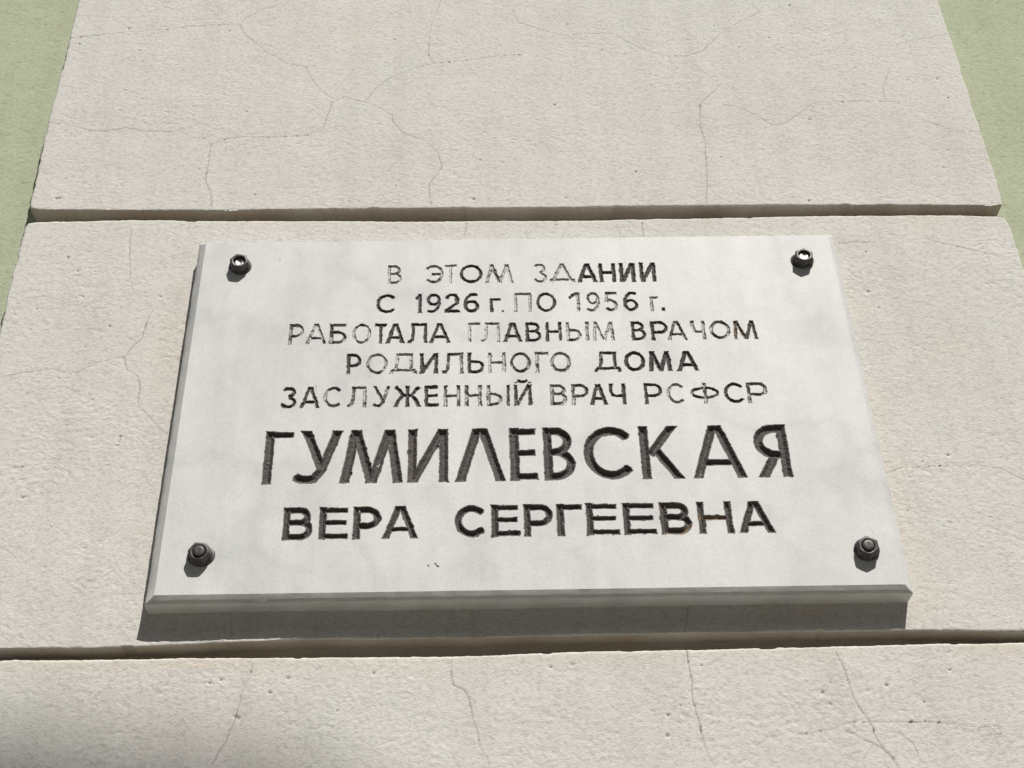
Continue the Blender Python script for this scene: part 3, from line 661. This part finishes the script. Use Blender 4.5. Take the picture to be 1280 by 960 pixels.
plaque = empty('memorial_plaque', (0, 0, ZO), 'white marble memorial plaque with carved dark Cyrillic lettering, bolted to the cream pilaster', 'plaque')
occupied = np.zeros((NV, NU), bool)      # cells that belong to letters
letters = []
counts = LINE_COUNTS
li_of = [k for k, n in enumerate(counts) for _ in range(n)]
RUST = {(2, 20): .8, (2, 10): .4, (4, 17): 1.0, (4, 18): .6, (6, 10): .8, (6, 11): 1.0, (5, 3): .2, (1, 7): .3, (2, 1): .5, (4, 0): .4, (4, 16): .25}
cnt = {}
for gi, (ch, x0, x1, z0, z1, sw, wear) in enumerate(GLYPHS):
    line = li_of[gi]; pos = cnt.get(line, 0); cnt[line] = pos+1
    s = sw*.001*(1.0 + (.14 if line < 5 else 0) + (-.18*max(wear, 0)/.6 if line < 5 else 0) + (.22 if wear < 0 else 0))
    s *= 1 + .05*math.sin(gi*2.3)
    w, h = x1-x0, z1-z0
    pad = .0022
    ztop = h*(1.36 if ch == 'Й' else 1)
    # cell range
    uc0 = int((x0-pad-bl[0])/(br[0]-bl[0])*NU)-3; uc1 = int((x1+pad-bl[0])/(br[0]-bl[0])*NU)+4
    vc0 = int((z0-pad-bl[1])/(tl[1]-bl[1])*NV)-8; vc1 = int((z0+ztop+pad-bl[1])/(tl[1]-bl[1])*NV)+9
    uu, vv = np.meshgrid(np.arange(uc0, uc1+1)/NU, np.arange(vc0, vc1+1)/NV)
    P = face_xz(uu, vv); px = P[..., 0]-x0; pz = P[..., 1]-z0
    X_, Z_ = P[..., 0], P[..., 1]
    # the mason's hand: wobble of the strokes
    jx = .00030*gnoise(X_/.006, Z_/.006, 71)+.00014*gnoise(X_/.002, Z_/.002, 72)
    jz = .00030*gnoise(X_/.006, Z_/.006, 73)+.00014*gnoise(X_/.002, Z_/.002, 74)
    D = np.full(px.shape, 1e9)
    for st_ in glyph(ch, w, h, s, line):
        k = s
        horiz = all(abs(p[1]-st_[0][1]) < 1e-9 for p in st_)
        if line >= 5 and (horiz): k = s*.80
        D = np.minimum(D, stroke_sdf(px+jx, pz+jz, st_, k))
    top = h*1.36 if ch == 'Й' else h
    D = np.maximum(D, np.maximum(-(pz+jz), pz+jz-top))
    if ch == 'Й': # keep the gap between letter and breve
        D = np.where((pz > h) & (pz < h*1.09), np.maximum(D, .0002), D)
    # small flares where the chisel started each stem
    D = D - .00035*np.exp(-np.minimum(np.abs(pz), np.abs(pz-h))/.0012)*(D < .0008)*(1 if line < 5 else 1.3)
    n1 = gnoise(X_/.0016, Z_/.0016, 75); n2 = gnoise(X_/.0042, Z_/.0042, 76)
    D = D + (gnoise(X_/.0031, Z_/.0031, 79)*.00028 if line < 5 else 0) + n1*(.00034 if line < 5 else .00022) + np.where(n2 < -.5, (n2+.5)*.0012, 0)*(1.2 if line >= 5 else .9)
    inside = D < 0
    cell = inside[:-1, :-1] | inside[1:, :-1] | inside[:-1, 1:] | inside[1:, 1:]
    cell &= ~occupied[vc0:vc1, uc0:uc1]
    occupied[vc0:vc1, uc0:uc1] |= cell
    letters.append((ch, line, pos, uc0, vc0, X_, Z_, D, cell, s, wear))

for (ch, line, pos, uc0, vc0, X_, Z_, D, cell, s, wear) in letters:
    nv, nu = D.shape
    occ = occupied[vc0-1:vc0+nv, uc0-1:uc0+nu]
    # a vertex is interior only when all four cells around it are carved by this letter
    cp = np.zeros((nv+1, nu+1), bool); cp[1:-1, 1:-1] = cell
    inner = cp[:-1, :-1] & cp[1:, :-1] & cp[:-1, 1:] & cp[1:, 1:]
    depth = np.clip(-D, 0, s*.5)*(1.0 if line >= 5 else 1.05)
    depth = np.minimum(depth, .0036)
    depth = depth*(1+.07*gnoise(X_/.002, Z_/.002, 77)) + .00009*gnoise(X_/.0011, Z_/.0011, 78)*(depth > .0003)
    depth = np.where(inner, np.maximum(depth, 0.0001), 0)
    # paint: whole in the name, flaked away in the worn lines
    nz = gnoise(X_/.0042, Z_/.0055, 81)*.75 + gnoise(X_/.0016, Z_/.0016, 82)*.35
    wv = max(wear, 0)
    if line >= 5:
        paint = 1 - sstep(.90, 1.15, nz)*.6
        lip = sstep(.0000, .0008, -D); paint *= .25+.75*lip
    else:
        thr = 1.25 - 1.95*(wv**.75)
        paint = 1 - sstep(thr-.28, thr+.22, nz)*(.60+.35*min(1, wv*1.5))
        if wv >= .25:      # the core of the groove is bare, paint clings to both arrises
            core = sstep(.0004, .0010, -D)*sstep(-.35, .35, gnoise(X_/.0065, Z_/.0065, 85)+.9*(wv-.3))
            paint = paint*(1-.78*core)
            paint = np.maximum(paint, (1-core)*sstep(-.0001, .0002, -D)*(1-sstep(.0005, .0009, -D))*(.72-.25*wv))
        # shade under the upper arris of a flaked groove, put into the colour
        gz, gx = np.gradient(D, GS)
        up = sstep(.15, .7, gz)*sstep(.0000, .0003, -D)
        paint = np.maximum(paint, up*(.72-.2*wv)) * (.3+.7*sstep(.0, .00035, -D))
    rust = RUST.get((line, pos), 0)
    rr = .8*rust*sstep(.2, .7, gnoise(X_/.010, Z_/.008, 83)+.35*gnoise(X_/.002, Z_/.002, 84)+.15)
    grime = sstep(.1, .7, nz)*.5*inner
    used = np.zeros((nv, nu), bool)
    jj, ii = np.nonzero(cell)
    for a_, b_ in ((0, 0), (1, 0), (0, 1), (1, 1)): used[jj+a_, ii+b_] = True
    idx = -np.ones((nv, nu), np.int64); idx[used] = np.arange(used.sum())
    F = np.stack([idx[jj, ii], idx[jj, ii+1], idx[jj+1, ii+1], idx[jj+1, ii]], -1)
    V = np.stack([X_[used], (YF+depth)[used], Z_[used]], -1)
    nm = 'nick' if ch == '~' else 'letter'
    me = mesh_from(nm, V, F)
    add_attr(me, 'paint', np.clip(np.stack([(paint*np.where(inner, 1, .55))[used], rr[used], grime[used]], -1), 0, 1))
    link(nm, me, M_MARBLE, plaque)

# slab: the uncarved cells merged into large rectangles
def rectangles(occ):
    nv, nu = occ.shape
    rects, open_ = [], {}
    for j in range(nv+1):
        runs = set()
        if j < nv:
            row = np.concatenate([[True], occ[j], [True]])
            ch_ = np.flatnonzero(row[1:] != row[:-1])
            runs = set(zip(ch_[0::2].tolist(), ch_[1::2].tolist()))
        for k in [k for k in open_ if k not in runs]:
            rects.append((k[0], k[1], open_.pop(k), j))
        for k in runs:
            if k not in open_: open_[k] = j
    return rects
R_ = np.array(rectangles(occupied))
def fv(i, j):
    P = face_xz(i/NU, j/NV)
    return np.stack([P[:, 0], np.full(len(P), YF), P[:, 1]], -1)
V0 = np.concatenate([fv(R_[:, 0], R_[:, 2]), fv(R_[:, 1], R_[:, 2]), fv(R_[:, 1], R_[:, 3]), fv(R_[:, 0], R_[:, 3])])
nR = len(R_); ar = np.arange(nR)
F0 = np.stack([ar, ar+nR, ar+2*nR, ar+3*nR], -1)
# border: bevel, edge and back
bw_, e_ = GEO['bw'], GEO['e']
per = []
def side(p, q_, nrm, n):
    for k in range(n):
        t = k/n; per.append((p[0]+(q_[0]-p[0])*t, p[1]+(q_[1]-p[1])*t, nrm, min(t, 1-t)*math.hypot(q_[0]-p[0], q_[1]-p[1])))
side(bl, br, (0, -1), 420); side(br, tr, (1, 0), 270); side(tr, tl, (0, 1), 420); side(tl, bl, (-1, 0), 270)
npz = len(per)
ring = []
P0 = np.array([(p[0], p[1]) for p in per]); NR = np.array([p[2] for p in per], float); dc = np.array([p[3] for p in per])
ctr = np.array([0.0, -.001])
# mitred outward direction: at the very corner both axes grow
DIR = NR.copy()
for c_i, dd in ((0, (-1, -1)), (420, (1, -1)), (690, (1, 1)), (1110, (-1, 1))): DIR[c_i] = dd
tt = np.arange(npz)*.0016
corn = [np.array(c_, float) for c_ in (bl, br, tr, tl)]
cdir = [np.array(d_, float) for d_ in ((-1, -1), (1, -1), (1, 1), (-1, 1))]
# hand-cut bevel: its width and depth differ a little from side to side (bottom, right, top, left)
SW = (.0070, .0066, .0042, .0086); SD = (.0038, .0048, .0060, .0078)
cw = [np.array(v_) for v_ in ((-SW[3], -SW[0]), (SW[1], -SW[0]), (SW[1], SW[2]), (-SW[3], SW[2]))]
def offset_loop(frac):
    out = []
    for k, n_ in enumerate((420, 270, 420, 270)):
        a = corn[k]+cw[k]*frac; b = corn[(k+1) % 4]+cw[(k+1) % 4]*frac
        t = (np.arange(n_)/n_)[:, None]; out.append(a*(1-t)+b*t)
    return np.concatenate(out)
bdp = np.concatenate([np.full(n_, SD[k]) for k, n_ in enumerate((420, 270, 420, 270))])
kern = np.hanning(27); kern /= kern.sum()
bdp = np.convolve(np.concatenate([bdp[-13:], bdp, bdp[:13]]), kern, 'valid')
def rg(off, y, jit):
    nn = gnoise(tt/.012, tt*0+off*900, 91)*jit + gnoise(tt/.0035, tt*0+off*900, 92)*jit*.5
    nn[[0, 420, 690, 1110]] = 0
    p = offset_loop(off) + NR*nn[:, None]
    yy = y - nn*.6
    return np.stack([p[:, 0], yy, p[:, 1]], -1)
top_side = (NR[:, 1] > .5)
rings = [np.stack([P0[:, 0], np.full(npz, YF), P0[:, 1]], -1)]
chipm = sstep(.45, .9, gnoise(tt/.02, tt*0+3, 93))*.0006
for off, y, jit in ((.06, YF+bdp*.05, .00006), (.5, YF+bdp*.5, .00016), (.96, YF+bdp*.96, .00022), (1.0, YF+bdp+.0006, .00022), (.99, -.009, .0002), (.96, .0012, .0002)):
    r0 = rg(off, y, jit)
    rings.append(r0)
VB = np.concatenate(rings)
FB = []
for k in range(len(rings)-1):
    a = np.arange(npz); b = (a+1) % npz
    FB.append(np.stack([a+k*npz, a+(k+1)*npz, b+(k+1)*npz, b+k*npz], -1))
FB = np.concatenate(FB)[:, ::1]+len(V0)
me = mesh_from('slab', np.concatenate([V0, VB]), np.concatenate([F0, FB]))
pa = np.zeros((len(me.vertices), 3))
ks = np.concatenate([[0.0]*1, [.12, .08, .12, .45, .7, .9]])  # slab border gets darker towards the back
for k in range(len(rings)):
    nn = .5+.8*gnoise(tt/.03, tt*0+k, 95)
    pa[len(V0)+k*npz:len(V0)+(k+1)*npz, 2] = np.clip(ks[k]*nn, 0, 1)*(.55)
    
add_attr(me, 'paint', pa)
slab = link('slab', me, M_MARBLE, plaque)

# ------------------------------------------------------------------ flange nuts that hold the plaque
def lathe_rings(rings, n=48):
    V, F = [], []
    for k, (y, r, hexw, rot) in enumerate(rings):
        for i in range(n):
            a = 2*PI*i/n
            hx = math.cos(PI/6)/math.cos(((a+rot) % (PI/3))-PI/6)
            rr = r*((1-hexw) + hexw*hx/math.cos(PI/6)) if hexw > 0 else r
            V.append((rr*math.cos(a), -y, rr*math.sin(a)))
    for k in range(len(rings)-1):
        for i in range(n):
            j = (i+1) % n
            F.append((k*n+i, k*n+j, (k+1)*n+j, (k+1)*n+i))
    return V, F
def disc_close(V, F, n=48):
    c = len(V); y = V[-1][1]; V.append((0, y, 0))
    tri = [(c-n+i, c-n+(i+1) % n, c) for i in range(n)]
    return V, F, tri
def make_nut(x, z, rot, open_socket, offset, tilt, label, k=1.0):
    V, F = lathe_rings([(0, .0110*k, 0, 0), (.0012, .0111*k, 0, 0), (.0018, .0104*k, 0, 0), (.0024, .0096*k, .3, rot), (.0028, .0088*k, 1, rot),
                        (.0090, .0088*k, 1, rot), (.0098, .0086*k, .8, rot), (.0104, .0080*k, .15, rot), (.0105, .0062, 0, 0), (.0096, .0055, 0, 0),
                        (.0089, .0057, 0, 0), (.0082, .0054, 0, 0), (.0075, .0057, 0, 0), (.0068, .0054, 0, 0), (.0055, .0055, 0, 0)])
    V, F, T_ = disc_close(V, F)
    nut = link('flange_nut', mesh_from('flange_nut', V, [np.array(F), np.array(T_)]), M_NUT, plaque, (x, YF-.0006, z))
    nut.rotation_euler = (math.radians(tilt[0]), 0, math.radians(tilt[1]))
    nut['label'] = label
    nut.scale = (1, .86, 1)
    # washer, slightly off centre
    V, F = lathe_rings([(-.0006, .0107, 0, 0), (.0004, .0109, 0, 0), (.0009, .0106, 0, 0), (.0009, .0060, 0, 0)])
    link('washer', mesh_from('washer', V, np.array(F)), M_NUT, nut, (offset[0], .0004, offset[1]))
    if open_socket:
        V, F = lathe_rings([(.003, .0053, 0, 0), (.0068, .0050, 0, 0), (.0076, .0041, 0, 0), (.0074, .0028, 0, 0), (.0066, .0016, 0, 0)])
        V, F, T_ = disc_close(V, F)
        link('stud', mesh_from('stud', V, [np.array(F), np.array(T_)]), M_BRIGHT, nut)
    else:
        rr = [(.004, .0051, 0, 0)]
        y = .0092
        while y < .0110:
            rr += [(y, .0053, 0, 0), (y+.0006, .0049, 0, 0)]; y += .0012
        rr += [(.0118, .0051, 0, 0), (.0121, .0046, 0, 0), (.0121, .002, 0, 0)]
        V, F = lathe_rings(rr); V, F, T_ = disc_close(V, F)
        link('stud', mesh_from('stud', V, [np.array(F), np.array(T_)]), M_NUT, nut)
B = BOLTS
make_nut(B[0][0], B[0][1], .2, True, (.0012, -.0010), (2, 2), 'dark flange nut with a sunken shiny stud, top left corner of the plaque')
make_nut(B[1][0], B[1][1], .65, True, (-.0022, -.0004), (-3, -2), 'dark flange nut with a sunken shiny stud, top right corner of the plaque')
make_nut(B[2][0], B[2][1], .1, False, (.0026, -.0002), (3, 3), 'dark flange nut with a protruding stud, bottom left corner of the plaque')
make_nut(B[3][0], B[3][1], .5, False, (.0, .0006), (2, -3), 'dark flange nut with a protruding stud, bottom right corner of the plaque', 1.04)

# ------------------------------------------------------------------ street lamp added outside the frame, its head placed to shade the wall's lower left
def tube(path, radii, n=16):
    V, F = [], []
    P = [Vector(p) for p in path]
    for k, p in enumerate(P):
        d = (P[min(k+1, len(P)-1)]-P[max(k-1, 0)]).normalized()
        s1 = d.cross(Vector((0, 1, 0)) if abs(d.y) < .9 else Vector((1, 0, 0))).normalized(); s2 = d.cross(s1)
        for i in range(n):
            a = 2*PI*i/n
            V.append(tuple(p + radii[k]*(math.cos(a)*s1+math.sin(a)*s2)))
    for k in range(len(P)-1):
        for i in range(n): F.append((k*n+i, k*n+(i+1) % n, (k+1)*n+(i+1) % n, (k+1)*n+i))
    return V, F
TL_ = 9.0                                  # metres from the wall along the sun's ray
A_w = Vector((-.02, 0, -.640+ZO)); B_w = Vector((-.70, 0, -.468+ZO))
A_ = A_w - SUN*TL_; B_ = B_w - SUN*TL_
dirL = (B_-A_).normalized()
lamp = empty('added_street_lamp', (B_.x-1.5, B_.y, 0), 'added unseen grey steel street lamp, its flat oblong head shading the lower left of the wall', 'street lamp')
base = Vector((B_.x-1.5, B_.y, 0))
V, F = tube([(0, 0, 0), (0, 0, .02), (0, 0, .9), (0, 0, .95), (0, 0, B_.z-.9)], [.12, .12, .10, .07, .05])
link('pole', mesh_from('pole', V, np.array(F)), M_LAMP, lamp)
Bl = B_-base
V, F = tube([(0, 0, Bl.z-.9), (.02, 0, Bl.z-.55), (.15, 0, Bl.z-.2), (.5, 0, Bl.z+.05), (Bl.x-.4, 0, Bl.z+.12), tuple(Bl+dirL*.05)], [.05, .045, .04, .035, .032, .03])
link('arm', mesh_from('arm', V, np.array(F)), M_LAMP, lamp)
V, F = [], []
n = 20
sec = [(-.02, .02, .03), (.05, .09, .05), (.2, .13, .06), (.45, .15, .06), (.58, .12, .05), (.63, .05, .02)]
for (t, hw, hh) in sec:
    c = Bl - dirL*t
    for i in range(n):
        a = 2*PI*i/n
        V.append(tuple(c + Vector((0, hw*math.cos(a), hh*math.sin(a)*(1 if math.sin(a) > 0 else .5)))))
for k in range(len(sec)-1):
    for i in range(n): F.append((k*n+i, k*n+(i+1) % n, (k+1)*n+(i+1) % n, (k+1)*n+i))
link('lamp_head', mesh_from('lamp_head', V, [np.array(F), np.array([list(range(n))[::-1], list(range((len(sec)-1)*n, len(sec)*n))])]), M_LAMP, lamp)
V = []
for (t, hw, hh) in sec[1:5]:
    c = Bl - dirL*t
    V += [tuple(c+Vector((0, -hw*.7, -hh*.55))), tuple(c+Vector((0, hw*.7, -hh*.55))), tuple(c+Vector((0, hw*.6, -hh*.8))), tuple(c+Vector((0, -hw*.6, -hh*.8)))]
F = [(k*4+i, k*4+(i+1) % 4, (k+1)*4+(i+1) % 4, (k+1)*4+i) for k in range(3) for i in range(4)]+[(0, 1, 2, 3), (12, 15, 14, 13)]
link('lamp_lens', mesh_from('lamp_lens', V, np.array(F)), M_GLASS, lamp)

# ------------------------------------------------------------------ house added across the street, out of view, to dim the sky light
def brick_mat():
    m_, nt, b = new_mat('ochre_render'); v = objvec(nt)
    c = ramp(nt, noise(nt, v, .8, 5, .6), [(.3, (.24, .20, .145)), (.7, (.32, .27, .20))])
    nt.links.new(c, b.inputs['Base Color']); b.inputs['Roughness'].default_value = .9
    bump(nt, b, noise(nt, v, 60, 3), .3, .01)
    return m_
M_OCHRE = brick_mat()
m_, nt_, b_ = new_mat('dark_window_glass'); b_.inputs['Base Color'].default_value = (.03, .035, .04, 1); b_.inputs['Roughness'].default_value = .08
M_PANE = m_
m_, nt_, b_ = new_mat('white_window_frame'); b_.inputs['Base Color'].default_value = (.55, .55, .53, 1); b_.inputs['Roughness'].default_value = .5
M_FRAME = m_
def boxes(L_):
    V, F = [], []
    for (x0, y0, z0, x1, y1, z1) in L_:
        k = len(V)
        V += [(x0, y0, z0), (x1, y0, z0), (x1, y1, z0), (x0, y1, z0), (x0, y0, z1), (x1, y0, z1), (x1, y1, z1), (x0, y1, z1)]
        F += [(k, k+3, k+2, k+1), (k+4, k+5, k+6, k+7), (k, k+1, k+5, k+4), (k+1, k+2, k+6, k+5), (k+2, k+3, k+7, k+6), (k+3, k, k+4, k+7)]
    return V, np.array(F)
house = empty('house', (0, -13, 0), 'added unseen four storey ochre house across the street, dimming the sky light on the pilaster wall', 'house')
HW, HH = 17.0, 12.6
cols = [-14.4+3.2*k for k in range(10)]; rows = [1.2, 4.2, 7.2, 10.0]
bx = []
xs = [-HW] + [v for c in cols for v in (c-.65, c+.65)] + [HW]
for k in range(0, len(xs)-1, 2): bx.append((xs[k], -.4, 0, xs[k+1], 0, HH))
for c in cols:
    zs = [0] + [v for r_ in rows for v in (r_, r_+1.8)] + [HH]
    for k in range(0, len(zs)-1, 2): bx.append((c-.65, -.4, zs[k], c+.65, -.003, zs[k+1]))
bx.append((-HW, -11, 0, HW, -.9, HH))
V, F = boxes(bx); link('added_house_wall', mesh_from('added_house_wall', V, F), M_OCHRE, house)
V, F = boxes([(-HW-.4, -11.4, HH+.003, HW+.4, .45, HH+.35)]); link('cornice', mesh_from('cornice', V, F), M_FRAME, house)
wm = mesh_from('window', *boxes([(-.65, -.30, 0, -.57, -.22, 1.8), (.57, -.30, 0, .65, -.22, 1.8), (-.57, -.30, 0, .57, -.22, .08), (-.57, -.30, 1.72, .57, -.22, 1.8), (-.03, -.30, .08, .03, -.23, 1.72)]))
pm = mesh_from('pane', *boxes([(-.57, -.27, .08, -.03, -.26, 1.72), (.03, -.27, .08, .57, -.26, 1.72)]))
for c in cols:
    for r_ in rows:
        wn_ = link('window', wm, M_FRAME, house, (c, 0, r_))
        link('pane', pm, M_PANE, wn_)
